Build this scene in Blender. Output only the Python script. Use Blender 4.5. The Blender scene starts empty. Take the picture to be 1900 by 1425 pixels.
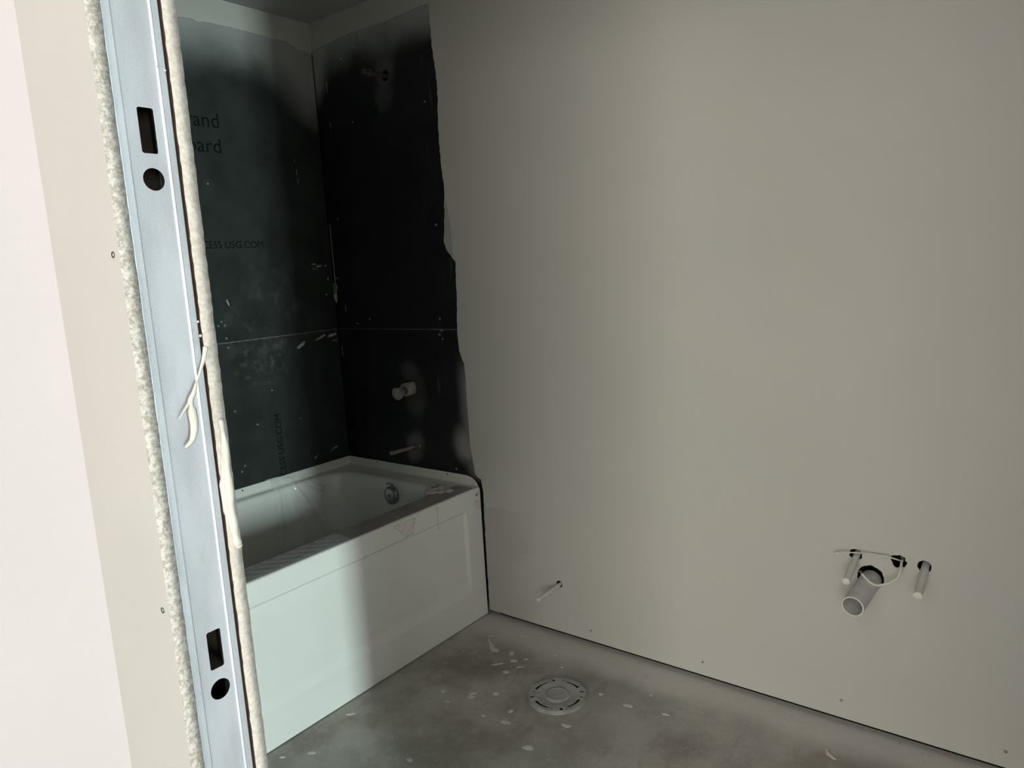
import bpy, bmesh, math, random
from mathutils import Vector, Matrix
random.seed(7)
C = bpy.context.scene.collection
S = bpy.context.scene

# ------------------------------------------------------------------ camera
CAM = (2.55, -2.0574, 1.3439)
YAW, PITCH, ROLL, F = 2.2341, -0.1577, -0.0586, 1360.36
f = Vector((math.cos(PITCH)*math.cos(YAW), math.cos(PITCH)*math.sin(YAW), math.sin(PITCH)))
r = f.cross(Vector((0, 0, 1))).normalized(); u = r.cross(f)
r2 = r*math.cos(ROLL) + u*math.sin(ROLL); u2 = -r*math.sin(ROLL) + u*math.cos(ROLL)
cd = bpy.data.cameras.new('camera'); cam = bpy.data.objects.new('camera', cd); C.objects.link(cam)
cam.matrix_world = Matrix(((r2.x, u2.x, -f.x, CAM[0]), (r2.y, u2.y, -f.y, CAM[1]), (r2.z, u2.z, -f.z, CAM[2]), (0, 0, 0, 1)))
cd.sensor_fit = 'HORIZONTAL'; cd.sensor_width = 36; cd.lens = F/1900*36; cd.clip_start = .01
S.camera = cam

# ------------------------------------------------------------------ world, light, exposure
w = bpy.data.worlds.new('world'); S.world = w; w.use_nodes = True
w.node_tree.nodes['Background'].inputs[0].default_value = (.75, .87, 1, 1)
w.node_tree.nodes['Background'].inputs[1].default_value = .5
S.view_settings.view_transform = 'Standard'; S.view_settings.look = 'None'
S.view_settings.gamma = 1; S.view_settings.use_curve_mapping = False
S.view_settings.exposure = 0.0
def area(name, loc, rot, sx, sy, power, col, spread=180):
    l = bpy.data.lights.new(name, 'AREA'); l.shape = 'RECTANGLE'; l.size = sx; l.size_y = sy
    l.energy = power; l.color = col; l.spread = math.radians(spread)
    o = bpy.data.objects.new(name, l); C.objects.link(o); o.location = loc; o.rotation_euler = rot
    return o
# daylight standing in the narrow side window (east) and added warm fill in the unseen wide window (south)
area('east_window_daylight', (6.30, -3.585, 1.25), (0, math.radians(90), 0), 1.3, .38, 620, (.80, 1.0, .985))
area('south_fill_light', (3.85, -5.72, 1.6), (math.radians(90), 0, 0), 3.4, 1.5, 225, (1.0, .94, .86))
# hallway ceiling lamp
def lamp_light(loc, power, col, rad):
    l = bpy.data.lights.new('ceiling_lamp_light', 'POINT'); l.energy = power; l.color = col; l.shadow_soft_size = rad
    o = bpy.data.objects.new('ceiling_lamp_light', l); C.objects.link(o); o.location = loc
LAMP = (2.00, -2.75, 2.21)
lamp_light(LAMP, 8, (1.0, .92, .84), .10)

# ------------------------------------------------------------------ material helpers
class NT:
    def __init__(s, name, rough=.6, spec=.3):
        s.m = bpy.data.materials.new(name); s.m.use_nodes = True; s.t = s.m.node_tree
        s.b = s.t.nodes['Principled BSDF']; s.b.inputs['Roughness'].default_value = rough
        s.b.inputs['Specular IOR Level'].default_value = spec
        s.co = s.t.nodes.new('ShaderNodeTexCoord').outputs['Object']
        sp = s.t.nodes.new('ShaderNodeSeparateXYZ'); s.l(s.co, sp.inputs[0]); s.x, s.y, s.z = sp.outputs
    def l(s, a, b): s.t.links.new(a, b)
    def put(s, sock, v):
        if isinstance(v, (int, float)): sock.default_value = v
        elif isinstance(v, tuple): sock.default_value = v if len(v) == 4 else (*v, 1)
        else: s.l(v, sock)
    def mth(s, op, a, b=0.0, c=0.0, clamp=False):
        n = s.t.nodes.new('ShaderNodeMath'); n.operation = op; n.use_clamp = clamp
        s.put(n.inputs[0], a); s.put(n.inputs[1], b); s.put(n.inputs[2], c); return n.outputs[0]
    def noise(s, scale, detail=4, rough=.5, stretch=None, off=0.0):
        n = s.t.nodes.new('ShaderNodeTexNoise'); n.inputs['Scale'].default_value = scale
        n.inputs['Detail'].default_value = detail; n.inputs['Roughness'].default_value = rough
        mp = s.t.nodes.new('ShaderNodeMapping'); s.l(s.co, mp.inputs[0]); mp.inputs['Location'].default_value = (off, off*.7, off*1.3)
        if stretch: mp.inputs['Scale'].default_value = stretch
        s.l(mp.outputs[0], n.inputs['Vector']); return n.outputs['Fac']
    def voro(s, scale, off=0.0):
        n = s.t.nodes.new('ShaderNodeTexVoronoi'); n.inputs['Scale'].default_value = scale
        mp = s.t.nodes.new('ShaderNodeMapping'); s.l(s.co, mp.inputs[0]); mp.inputs['Location'].default_value = (off, off, off)
        s.l(mp.outputs[0], n.inputs['Vector']); return n.outputs['Distance']
    def ramp(s, v, a, b, lo=0.0, hi=1.0, smooth=True):
        n = s.t.nodes.new('ShaderNodeMapRange'); n.interpolation_type = 'SMOOTHSTEP' if smooth else 'LINEAR'
        s.put(n.inputs[0], v)
        if a > b: a, b, lo, hi = b, a, hi, lo
        n.inputs[1].default_value = a; n.inputs[2].default_value = b; n.inputs[3].default_value = lo; n.inputs[4].default_value = hi
        return n.outputs[0]
    def mix(s, fac, a, b):
        n = s.t.nodes.new('ShaderNodeMix'); n.data_type = 'RGBA'
        s.put(n.inputs[0], fac); s.put(n.inputs[6], a); s.put(n.inputs[7], b); return n.outputs[2]
    def col(s, v): s.put(s.b.inputs['Base Color'], v); return s
    def bump(s, h, strength=.2, dist=.001):
        n = s.t.nodes.new('ShaderNodeBump'); n.inputs['Strength'].default_value = strength
        n.inputs['Distance'].default_value = dist; s.l(h, n.inputs['Height']); s.l(n.outputs[0], s.b.inputs['Normal']); return s
    def blob(s, a, b, ca, cb, ra, rb):   # soft elliptical stain, 1 at its centre
        d = s.mth('ADD', s.mth('POWER', s.mth('ABSOLUTE', s.mth('MULTIPLY', s.mth('SUBTRACT', a, ca), 1/ra)), 2.0),
                  s.mth('POWER', s.mth('ABSOLUTE', s.mth('MULTIPLY', s.mth('SUBTRACT', b, cb), 1/rb)), 2.0))
        return s.ramp(d, 1.0, 0.0)
def plain(name, col, rough=.6, spec=.3, metal=0, var=.08, sc=30, bump=0, bsc=200, bd=.001):
    n = NT(name, rough, spec); n.b.inputs['Metallic'].default_value = metal
    d = tuple(c*(1-var) for c in col); h = tuple(min(1, c*(1+var)) for c in col)
    n.col(n.mix(n.ramp(n.noise(sc), .3, .7), d, h))
    if bump: n.bump(n.noise(bsc, 3), bump, bd)
    return n.m

# primed drywall
n = NT('primed_drywall', .75, .2)
c = n.mix(n.ramp(n.noise(2.2, 3), .3, .7), (.60, .585, .54), (.635, .615, .575))
n.col(c); n.bump(n.noise(350, 3), .25, .0006); DRY = n.m
n = NT('primed_wall', .7, .25)   # wall with the stub pipes: rolled primer, faint cooler and warmer clouds
c = n.mix(n.ramp(n.noise(1.6, 4), .3, .7), (.50, .495, .455), (.53, .515, .475))
c = n.mix(n.ramp(n.noise(5, 3, off=3), .45, .7, 0, .35), c, (.50, .50, .49))
bare = n.mth('MULTIPLY', n.ramp(n.mth('ADD', n.z, n.mth('MULTIPLY', n.noise(9, 4, off=1), .08)), .50, .485), n.ramp(n.mth('ADD', n.x, n.mth('MULTIPLY', n.noise(6, 4, off=5), .25)), 1.16, .98))
c = n.mix(bare, c, (.455, .435, .41))
n.col(c); n.bump(n.noise(260, 3), .3, .0007); PRIM = n.m
HALL = plain('hall_drywall', (.43, .368, .368), .8, .2, var=.015, sc=3, bump=.2, bsc=300, bd=.0005)
OUTD = plain('door_wall_drywall', (.365, .340, .318), .8, .2, var=.02, sc=4, bump=.2, bsc=300, bd=.0005)
CEIL = plain('ceiling_white', (.42, .42, .42), .9, .1, var=.04, sc=6)
n = NT('gypsum_core', .95, .1)
a = n.noise(220, 5, .7); b = n.noise(60, 4, off=2)
n.col(n.mix(n.ramp(a, .35, .65), (.24, .205, .18), (.45, .41, .375))); n.bump(n.mth('ADD', a, b), .4, .0012); GYP = n.m
n = NT('gypsum_core_pale', .95, .1)
a = n.noise(200, 5, .6); b = n.noise(40, 3, off=2)
n.col(n.mix(n.ramp(a, .3, .7), (.36, .305, .27), (.47, .415, .375))); n.bump(n.mth('ADD', a, b), .5, .0012); GYP2 = n.m
n = NT('galvanised_steel', .42, .5); n.b.inputs['Metallic'].default_value = .55
c = n.mix(n.ramp(n.noise(8, 4, stretch=(1, 4, 1)), .3, .7), (.49, .49, .535), (.60, .60, .655))
c = n.mix(n.ramp(n.noise(900, 2), .4, .6, 0, .2), c, (.85, .88, .9))
n.col(c); STEEL = n.m
DSTEEL = plain('track_steel', (.18, .18, .18), .5, .4, .5)
COMP = plain('joint_compound', (.46, .42, .375), .85, .15, var=.05, sc=60, bump=.4, bsc=160)
CUTE = plain('sprayed_compound', (.33, .33, .32), .9, .1, var=.15, sc=60, bump=.3)

def board(name, which):
    n = NT(name, .55, .35)
    c = n.mix(n.ramp(n.noise(9, 4), .3, .7), *(((.016, .020, .019), (.027, .034, .032)) if which == 'back' else ((.005, .005, .005), (.010, .011, .011))))  # one board product: daylit tone put into 'back', shaded tone into the other
    c = n.mix(n.ramp(n.noise(420, 2, stretch=(1, 1, 3)), .45, .75, 0, .35 if which == 'back' else .1), c, (.04, .046, .045))
    nz = n.noise(7, 5, off=4); nz2 = n.noise(2.5, 3, off=9)
    h = n.mth('ADD', n.z, n.mth('MULTIPLY', n.mth('SUBTRACT', nz, .5), .10))
    h = n.mth('ADD', h, n.mth('MULTIPLY', n.mth('SUBTRACT', nz2, .5), .12))
    if which == 'back':
        # primer mist drifts lower near the inside corner
        low = n.mth('MULTIPLY', n.ramp(n.y, -.30, 0.0), .17)
        fac = n.ramp(n.mth('ADD', h, low), 2.07, 2.33, 0, .92)
        dust = n.mth('MULTIPLY', n.blob(n.y, n.z, -.38, 1.04, .17, .12), n.ramp(n.noise(35, 4, off=1), .48, .75, 0, .16))
        dust2 = n.mth('MULTIPLY', n.blob(n.y, n.z, -.35, 1.2, .25, .3), n.ramp(n.noise(14, 5, off=6), .5, .75, 0, .12))
        fac = n.mth('MAXIMUM', fac, n.mth('MAXIMUM', dust, dust2))
        speck = n.ramp(n.voro(34), .035, .015, 0, .35); speck = n.mth('MULTIPLY', speck, n.ramp(n.noise(11, 2, off=8), .5, .6))
        fac = n.mth('MAXIMUM', fac, speck)
    else:
        low = n.mth('MULTIPLY', n.ramp(n.x, .12, 0.0), .12)
        fac = n.ramp(n.mth('ADD', h, low), 2.12, 2.31, 0, .98)
        st = [(.413, 2.12, .05, .075, .22), (.40, 2.03, .045, .06, .16), (.42, .95, .05, .05, .13), (.44, .86, .055, .10, .16),
              (.42, .665, .045, .05, .25), (.41, .61, .04, .05, .25), (.725, .70, .075, .075, .75), (.75, .64, .05, .07, .5)]
        for (x, z, ra, rb, k) in st:
            fac = n.mth('MAXIMUM', fac, n.mth('MULTIPLY', n.mth('POWER', n.blob(n.x, h, x, z, ra*1.7, rb*1.5), 1.8), n.mth('MULTIPLY', n.ramp(nz, .25, .7, .35, 1.0), k)))
        edge = n.mth('MULTIPLY', n.ramp(n.x, .655, .735, 0, .6), n.mth('MULTIPLY', n.ramp(n.z, .62, .75), n.ramp(n.z, 1.06, .90)))
        fac = n.mth('MAXIMUM', fac, edge)
        streak = n.mth('MULTIPLY', n.ramp(n.noise(16, 4, stretch=(3, 1, .3)), .58, .75, 0, .12), n.ramp(n.x, .48, .60))
        fac = n.mth('MAXIMUM', fac, streak)
    n.col(n.mix(fac, c, (.40, .41, .40))); n.bump(n.noise(300, 3, stretch=(1, 1, 3)), .25, .0006)
    return n.m
BB, BF = board('backer_board_lit', 'back'), board('backer_board_shaded', 'end')
SEAM = plain('seam_dust', (.16, .16, .15), .9, .1, var=.3, sc=40)
INK = plain('faded_black_ink', (.006, .007, .007), .8, .1, var=.3)
ACR = plain('white_acrylic', (.69, .69, .65), .28, .45, var=.015, sc=5)
ACRA = plain('apron_acrylic', (.80, .805, .77), .38, .4, var=.015, sc=5, bump=.05, bsc=60)
LEDGE_SHADE = plain('shaded_acrylic', (.36, .34, .325), .5, .3, var=.08, sc=18)  # darker acrylic, shade of the upward-facing ledge put into the colour
PIPEW = plain('sprayed_pipe', (.60, .59, .56), .65, .3, var=.06, sc=60)
PIPEE = plain('pipe_end_white', (.68, .67, .60), .7, .3, var=.04, sc=80)
DRAIN = plain('grey_drain_pipe', (.56, .55, .545), .5, .35, var=.06, sc=30)
TAPEG = plain('mesh_joint_tape', (.40, .40, .395), .9, .1, var=.12, sc=260)
BRASS = plain('dusty_brass', (.11, .10, .08), .5, .5, .4, var=.3, sc=90)
PINK = plain('dusty_copper', (.30, .23, .20), .6, .3, var=.15, sc=60)
KNOB = plain('dusty_plastic_knob', (.31, .29, .255), .55, .35, var=.15, sc=60)
GREYP = plain('grey_floor_flange_plastic', (.36, .36, .345), .6, .3, var=.12, sc=40, bump=.2)
DARKV = plain('dark_void', (.01, .01, .01), .9, .05)  # near-black: shade inside cavities painted as colour; also small dark parts
KRAFT = plain('kraft_paper_shaded', (.03, .019, .015), .9, .1, var=.2)  # brown paper backing, darkened further with the shade of the stud cavity
CHROME = plain('dull_chrome', (.30, .32, .31), .30, .5, .75, var=.05)
WIREM = plain('white_wire_sheath', (.60, .58, .51), .5, .35, var=.05)
SCREWM = plain('dark_screw', (.06, .055, .05), .5, .5, .6)
SCREWG = plain('bright_screw', (.45, .47, .47), .35, .6, .7)
DAB = plain('plaster_dab', (.36, .36, .35), .85, .2, var=.35, sc=90, bump=.5)
DABF = plain('floor_plaster', (.60, .58, .53), .9, .1, var=.12, sc=60, bump=.4)
n = NT('concrete_floor', .75, .25)
base = n.mix(n.ramp(n.noise(3.5, 6, .6), .3, .7), (.235, .20, .175), (.47, .445, .405))
base = n.mix(n.ramp(n.noise(1.7, 3, off=3), .42, .62, 0, .5), base, (.33, .35, .315))
base = n.mix(n.ramp(n.noise(28, 5, .7, off=5), .5, .75, 0, .35), base, (.55, .52, .49))
scr = n.noise(14, 5, .65, stretch=(2.2, .6, 1), off=7)
base = n.mix(n.ramp(scr, .54, .72, 0, .5), base, (.24, .215, .20))
yy = n.mth('ADD', n.y, n.mth('MULTIPLY', n.mth('SUBTRACT', n.noise(5, 4, off=2), .5), .10))
band = n.ramp(yy, -.19, -.07)
dirt = n.ramp(n.noise(30, 5, .7, off=11), .60, .70, 1, .55)
base = n.mix(n.mth('MULTIPLY', n.mth('MULTIPLY', band, .85), dirt), base, (.62, .595, .56))
sp = n.mth('MULTIPLY', n.ramp(n.voro(24, 1.3), .11, .07), n.ramp(n.noise(9, 2, off=12), .52, .57))
base = n.mix(n.mth('MULTIPLY', sp, .7), base, (.58, .56, .52))
sp = n.mth('MULTIPLY', n.ramp(n.voro(75, 4.3), .16, .09), n.ramp(n.noise(6, 2, off=15), .5, .56))
base = n.mix(n.mth('MULTIPLY', sp, .8), base, (.60, .58, .55))
n.col(base); n.bump(n.mth('ADD', n.noise(60, 5), scr), .35, .002); CONC = n.m
# clear film
m = bpy.data.materials.new('clear_film'); m.use_nodes = True; t = m.node_tree
b = t.nodes['Principled BSDF']; b.inputs['Base Color'].default_value = (.95, .97, .97, 1); b.inputs['Roughness'].default_value = .12
tr = t.nodes.new('ShaderNodeBsdfTransparent'); mx = t.nodes.new('ShaderNodeMixShader')
lw = t.nodes.new('ShaderNodeLayerWeight'); lw.inputs[0].default_value = .35
mr = t.nodes.new('ShaderNodeMapRange'); mr.inputs[3].default_value = .09; mr.inputs[4].default_value = .30
t.links.new(lw.outputs['Facing'], mr.inputs[0]); t.links.new(mr.outputs[0], mx.inputs[0])
t.links.new(tr.outputs[0], mx.inputs[1]); t.links.new(b.outputs[0], mx.inputs[2])
t.links.new(mx.outputs[0], t.nodes['Material Output'].inputs[0]); FILM = m
m = bpy.data.materials.new('milky_film'); m.use_nodes = True; t = m.node_tree
b = t.nodes['Principled BSDF']; b.inputs['Base Color'].default_value = (.80, .73, .69, 1); b.inputs['Roughness'].default_value = .35
tr = t.nodes.new('ShaderNodeBsdfTransparent'); mx = t.nodes.new('ShaderNodeMixShader')
nn = t.nodes.new('ShaderNodeTexNoise'); nn.inputs['Scale'].default_value = 25
mr = t.nodes.new('ShaderNodeMapRange'); mr.inputs[1].default_value = .3; mr.inputs[2].default_value = .7; mr.inputs[3].default_value = .4; mr.inputs[4].default_value = .8
t.links.new(nn.outputs[0], mr.inputs[0]); t.links.new(mr.outputs[0], mx.inputs[0])
t.links.new(tr.outputs[0], mx.inputs[1]); t.links.new(b.outputs[0], mx.inputs[2])
t.links.new(mx.outputs[0], t.nodes['Material Output'].inputs[0]); MILK = m
m = bpy.data.materials.new('window_glass'); m.use_nodes = True; t = m.node_tree
gl = t.nodes.new('ShaderNodeBsdfGlossy'); gl.inputs['Roughness'].default_value = .02
tr = t.nodes.new('ShaderNodeBsdfTransparent'); mx = t.nodes.new('ShaderNodeMixShader'); mx.inputs[0].default_value = .06
t.links.new(tr.outputs[0], mx.inputs[1]); t.links.new(gl.outputs[0], mx.inputs[2])
t.links.new(mx.outputs[0], t.nodes['Material Output'].inputs[0]); GLASS = m
m = bpy.data.materials.new('lamp_globe'); m.use_nodes = True
m.node_tree.nodes['Principled BSDF'].inputs['Emission Color'].default_value = (1, .9, .8, 1)
m.node_tree.nodes['Principled BSDF'].inputs['Emission Strength'].default_value = 6; GLOBE = m
WHITE = plain('white_frame', (.7, .7, .7), .4, .4)

# ------------------------------------------------------------------ geometry helpers
def link(name, me, mat=None, parent=None, smooth=False):
    o = bpy.data.objects.new(name, me); C.objects.link(o)
    if mat is not None:
        for mm in (mat if isinstance(mat, (list, tuple)) else [mat]): me.materials.append(mm)
    if parent is not None: o.parent = parent
    if smooth: me.polygons.foreach_set('use_smooth', [True]*len(me.polygons))
    return o
def obj(name, bm, mat, parent=None, smooth=False, sharp=None):
    bmesh.ops.recalc_face_normals(bm, faces=bm.faces)
    me = bpy.data.meshes.new(name); bm.to_mesh(me); bm.free()
    o = link(name, me, mat, parent, smooth)
    if smooth and sharp: me.set_sharp_from_angle(angle=math.radians(sharp))
    return o
def tag(o, label=None, cat=None, group=None, kind=None):
    for k, v in (('label', label), ('category', cat), ('group', group), ('kind', kind)):
        if v: o[k] = v
    return o
def empty(name, loc=(0, 0, 0)):
    o = bpy.data.objects.new(name, None); C.objects.link(o); o.empty_display_size = .05
    return o          # kept at the world origin so every part can be given in room coordinates
def box(bm, x0, x1, y0, y1, z0, z1):
    v = [bm.verts.new((x, y, z)) for x in (x0, x1) for y in (y0, y1) for z in (z0, z1)]
    for q in ((0, 1, 3, 2), (4, 6, 7, 5), (0, 4, 5, 1), (2, 3, 7, 6), (0, 2, 6, 4), (1, 5, 7, 3)): bm.faces.new([v[i] for i in q])
def boxo(name, dims, mat, parent=None, bev=0):
    bm = bmesh.new(); box(bm, *dims)
    if bev: bmesh.ops.bevel(bm, geom=bm.edges[:], offset=bev, segments=2, affect='EDGES', profile=.5)
    return obj(name, bm, mat, parent)
def plate_mesh(outer, holes, thick, mp):
    """flat sheet with outline and holes (u,v), thickness along w; mp(u,v,w) -> room coordinates"""
    cu = bpy.data.curves.new('tmp', 'CURVE'); cu.dimensions = '2D'; cu.fill_mode = 'BOTH'; cu.extrude = thick/2
    for loop in [outer]+list(holes):
        s = cu.splines.new('POLY'); s.points.add(len(loop)-1); s.use_cyclic_u = True
        for i, (a, b) in enumerate(loop): s.points[i].co = (a, b, 0, 1)
    o = bpy.data.objects.new('tmp', cu); C.objects.link(o)
    dg = bpy.context.evaluated_depsgraph_get(); me = bpy.data.meshes.new_from_object(o.evaluated_get(dg))
    bpy.data.objects.remove(o); bpy.data.curves.remove(cu)
    me.materials.clear()
    for v in me.vertices: v.co = mp(v.co.x, v.co.y, v.co.z+thick/2)
    bm = bmesh.new(); bm.from_mesh(me); bmesh.ops.remove_doubles(bm, verts=bm.verts, dist=1e-6)
    bmesh.ops.recalc_face_normals(bm, faces=bm.faces); bm.to_mesh(me); bm.free()
    return me
def plate(name, outer, holes, thick, mp, mat, parent=None):
    me = plate_mesh(outer, holes, thick, mp); me.name = name
    return link(name, me, mat, parent)
def circ(cx, cy, r, n=28, j=0, seed=0):
    R = random.Random(seed)
    return [(cx+(r+R.uniform(-j, j))*math.cos(2*math.pi*k/n), cy+(r+R.uniform(-j, j))*math.sin(2*math.pi*k/n)) for k in range(n)]
def rrect(x0, x1, y0, y1, r, n=8):
    out = []
    for cx, cy, a0 in ((x1-r, y1-r, 0), (x0+r, y1-r, 90), (x0+r, y0+r, 180), (x1-r, y0+r, 270)):
        for k in range(n+1):
            a = math.radians(a0+90*k/n); out.append((cx+r*math.cos(a), cy+r*math.sin(a)))
    return out
def jag(pts, step, amp, seed=1):
    R = random.Random(seed); out = []
    for (a, b), (c, d) in zip(pts[:-1], pts[1:]):
        L = math.hypot(c-a, d-b); k = max(1, int(L/step))
        for i in range(k):
            t = i/k; j = R.uniform(-amp, amp) if i else 0
            out.append((a+(c-a)*t+j*(d-b)/(L+1e-9), b+(d-b)*t-j*(c-a)/(L+1e-9)))
    out.append(pts[-1]); return out
def frame_of(d):
    d = Vector(d).normalized(); a = Vector((0, 0, 1)) if abs(d.z) < .9 else Vector((1, 0, 0))
    s = d.cross(a).normalized(); return d, s, s.cross(d)
def lathe(bm, base, axis, prof, n=32, caps=True, phase=0):
    """revolve (distance along axis, radius) rings"""
    base = Vector(base); d, s, t = frame_of(axis); rings = []
    for (h, rr) in prof:
        rings.append([bm.verts.new(base+d*h+(s*math.cos(2*math.pi*k/n+phase)+t*math.sin(2*math.pi*k/n+phase))*rr) for k in range(n)])
    for A, B in zip(rings[:-1], rings[1:]):
        for k in range(n): bm.faces.new((A[k], A[(k+1) % n], B[(k+1) % n], B[k]))
    if caps:
        bm.faces.new(rings[0][::-1]); bm.faces.new(rings[-1])
def tube(bm, pts, rad, n=8, flat=1.0):
    pts = [Vector(p) for p in pts]
    q = []                                            # Catmull-Rom smoothing
    for i in range(len(pts)-1):
        p0, p1, p2, p3 = pts[max(i-1, 0)], pts[i], pts[i+1], pts[min(i+2, len(pts)-1)]
        for k in range(6):
            t = k/6; q.append(.5*((2*p1)+(p2-p0)*t+(2*p0-5*p1+4*p2-p3)*t*t+(3*p1-p0-3*p2+p3)*t**3))
    q.append(pts[-1]); rings = []
    up = None
    for i, p in enumerate(q):
        d = (q[min(i+1, len(q)-1)]-q[max(i-1, 0)]).normalized()
        if up is None: _, s, up = frame_of(d)
        s = d.cross(up).normalized(); up = s.cross(d).normalized()
        rr = rad(i/(len(q)-1)) if callable(rad) else rad
        rings.append([bm.verts.new(p+(s*math.cos(2*math.pi*k/n)+up*math.sin(2*math.pi*k/n)*flat)*rr) for k in range(n)])
    for A, B in zip(rings[:-1], rings[1:]):
        for k in range(n): bm.faces.new((A[k], A[(k+1) % n], B[(k+1) % n], B[k]))
    bm.faces.new(rings[0][::-1]); bm.faces.new(rings[-1])

ZC = 2.3697          # ceiling
XE, YI, YO = 1.766, -1.600, -1.6954     # end of the door wall, its bathroom face and its hall face
mF = lambda y0: (lambda u, v, w: (u, y0-w, v))      # sheet in the x-z plane whose front looks towards -y
mB = lambda x0: (lambda u, v, w: (x0+w, u, v))      # sheet in the y-z plane whose front looks towards +x

# ------------------------------------------------------------------ the setting
tag(boxo('floor', (-.12, 6.4, -5.8, .12, -.12, 0), CONC), kind='structure', label='bare concrete floor spattered with plaster and primer')
floor = bpy.data.objects['floor']
tag(boxo('ceiling', (-.12, 6.4, -5.8, .12, ZC, ZC+.1), CEIL), kind='structure', label='grey shaded ceiling above the bath')

# wall with the stub pipes (right in the photograph)
holes_F = [circ(2.099, .515, .0165, 20, .0015, 1), circ(2.2045, .517, .0185, 18, .003, 2), circ(2.265, .5155, .0165, 20, .0012, 3),
           circ(2.1375, .4575, .0335, 30, .0014, 4), circ(1.107, .201, .0135, 14, .0025, 5)]
holes_S = [circ(2.099, .515, .020, 20), circ(2.2045, .517, .023, 18), circ(2.265, .5155, .020, 20), circ(2.1375, .4575, .039, 30), circ(1.107, .201, .017, 14)]
edge = [(0, 2.262), (.06, 2.268), (.214, 2.279), (.4, 2.276), (.60, 2.282), (.668, 2.284), (.670, 2.132), (.679, 2.056), (.681, 1.964), (.673, 1.872), (.673, 1.739),
        (.681, 1.652), (.674, 1.556), (.661, 1.449), (.672, 1.42), (.711, 1.377), (.705, 1.228), (.696, 1.107), (.699, 1.045), (.708, 1.02), (.721, .995), (.722, .818),
        (.722, .67), (.731, .618), (.738, .565), (.750, .556), (.766, .548), (.773, .495), (.768, .3), (.765, .017)]
outer = [(0, ZC)]+jag(edge, .012, .0016, 5)+[(3.12, .017), (3.12, ZC)]
wr = plate('wall_right', outer, holes_F, .003, mF(.002), PRIM)
tag(wr, kind='structure', label='tall primed drywall wall with stub pipes and a cut edge at the tub')
# sheet behind the skin (its full thickness shows in the holes and in the gap at the floor)
plate('drywall_sheet', [(.80, .016), (3.12, .016), (3.12, ZC), (.80, ZC)], holes_S, .014, mF(.016), GYP2, wr)
boards_F = [circ(.413, 2.09, .021, 24, .001, 8)], [circ(.418, .886, .032, 24, .003, 9), circ(.405, .634, .013, 18, .003, 10)]
plate('backer_board', jag([(.0, 1.1255), (.0, 2.30)], .1, 0)+[(.79, 2.30), (.79, 1.1255)], boards_F[0], .014, mF(.018), BF, wr)
plate('backer_board', [(.0, .30), (.0, 1.1215), (.79, 1.1215), (.79, .30)], boards_F[1], .014, mF(.018), BF, wr)
boxo('seam_filler', (0, .72, .0075, .016, 1.1212, 1.1257), SEAM, wr)
boxo('wall_slab', (-.12, 3.12, .085, .12, 0, ZC), DARKV, wr)  # near-black backing, shade of the wall cavity put into its colour
boxo('floor_track', (.8, 3.12, .018, .083, 0, .03), DARKV, wr)  # track coloured near-black, painting the shade in the floor gap
plate('joint_tape', [(.670, 1.425), (.663, 1.449), (.676, 1.556), (.683, 1.60), (.690, 1.57), (.700, 1.50), (.703, 1.43), (.701, 1.395)], [], .0010, mF(-.0012), TAPEG, wr)

# wall behind the long side of the bath
wb = boxo('wall_back', (-.12, -.014, YO, .085, 0, ZC), DARKV)
tag(wb, kind='structure', label='wall behind the bath under black backer board')
plate('backer_board', [(YI, 1.1255), (YI, 2.30), (-.0005, 2.30), (-.0005, 1.1255)], [], .012, mB(-.012), BB, wb)
plate('backer_board', [(YI, .30), (YI, 1.1215), (-.0005, 1.1215), (-.0005, .30)], [], .012, mB(-.012), BB, wb)
boxo('seam_filler', (-.012, -.003, YI, -.001, 1.1212, 1.1257), SEAM, wb)
lo = [(YI, 2.279), (-.9, 2.281), (-.587, 2.272), (-.52, 2.280), (-.496, 2.272), (-.47, 2.279), (-.358, 2.281), (-.22, 2.279), (-.19, 2.274), (-.171, 2.279), (-.12, 2.279), (-.08, 2.262), (-.001, 2.25)]
plate('drywall_strip', jag(lo, .015, .0012, 12)+[(-.001, ZC), (YI, ZC)], [], .003, mB(.0003), PRIM, wb)

# faded lettering printed on the backer board
def lettering(text, size, y, z, align, rot=0, parent=wb):
    cu = bpy.data.curves.new('t', 'FONT'); cu.body = text; cu.size = size; cu.extrude = .0002; cu.align_x = align; cu.resolution_u = 3
    o = bpy.data.objects.new('t', cu); C.objects.link(o)
    me = bpy.data.meshes.new_from_object(o.evaluated_get(bpy.context.evaluated_depsgraph_get()))
    bpy.data.objects.remove(o); bpy.data.curves.remove(cu); me.materials.clear()
    ca, sa = math.cos(rot), math.sin(rot)
    for v in me.vertices:
        a, b, w = v.co; v.co = (.0006+w, y+a*ca-b*sa, z+a*sa+b*ca)
    return link('lettering', me, INK, parent)
lettering('Durock Brand', .075, -.452, 1.912, 'RIGHT')
lettering('backerboard', .075, -.455, 1.822, 'RIGHT')
lettering('ACCESS USG.COM', .038, -.322, 1.476, 'RIGHT')
lettering('ACCESS USG.COM', .038, -.333, .815, 'RIGHT', math.pi/2)

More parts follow.
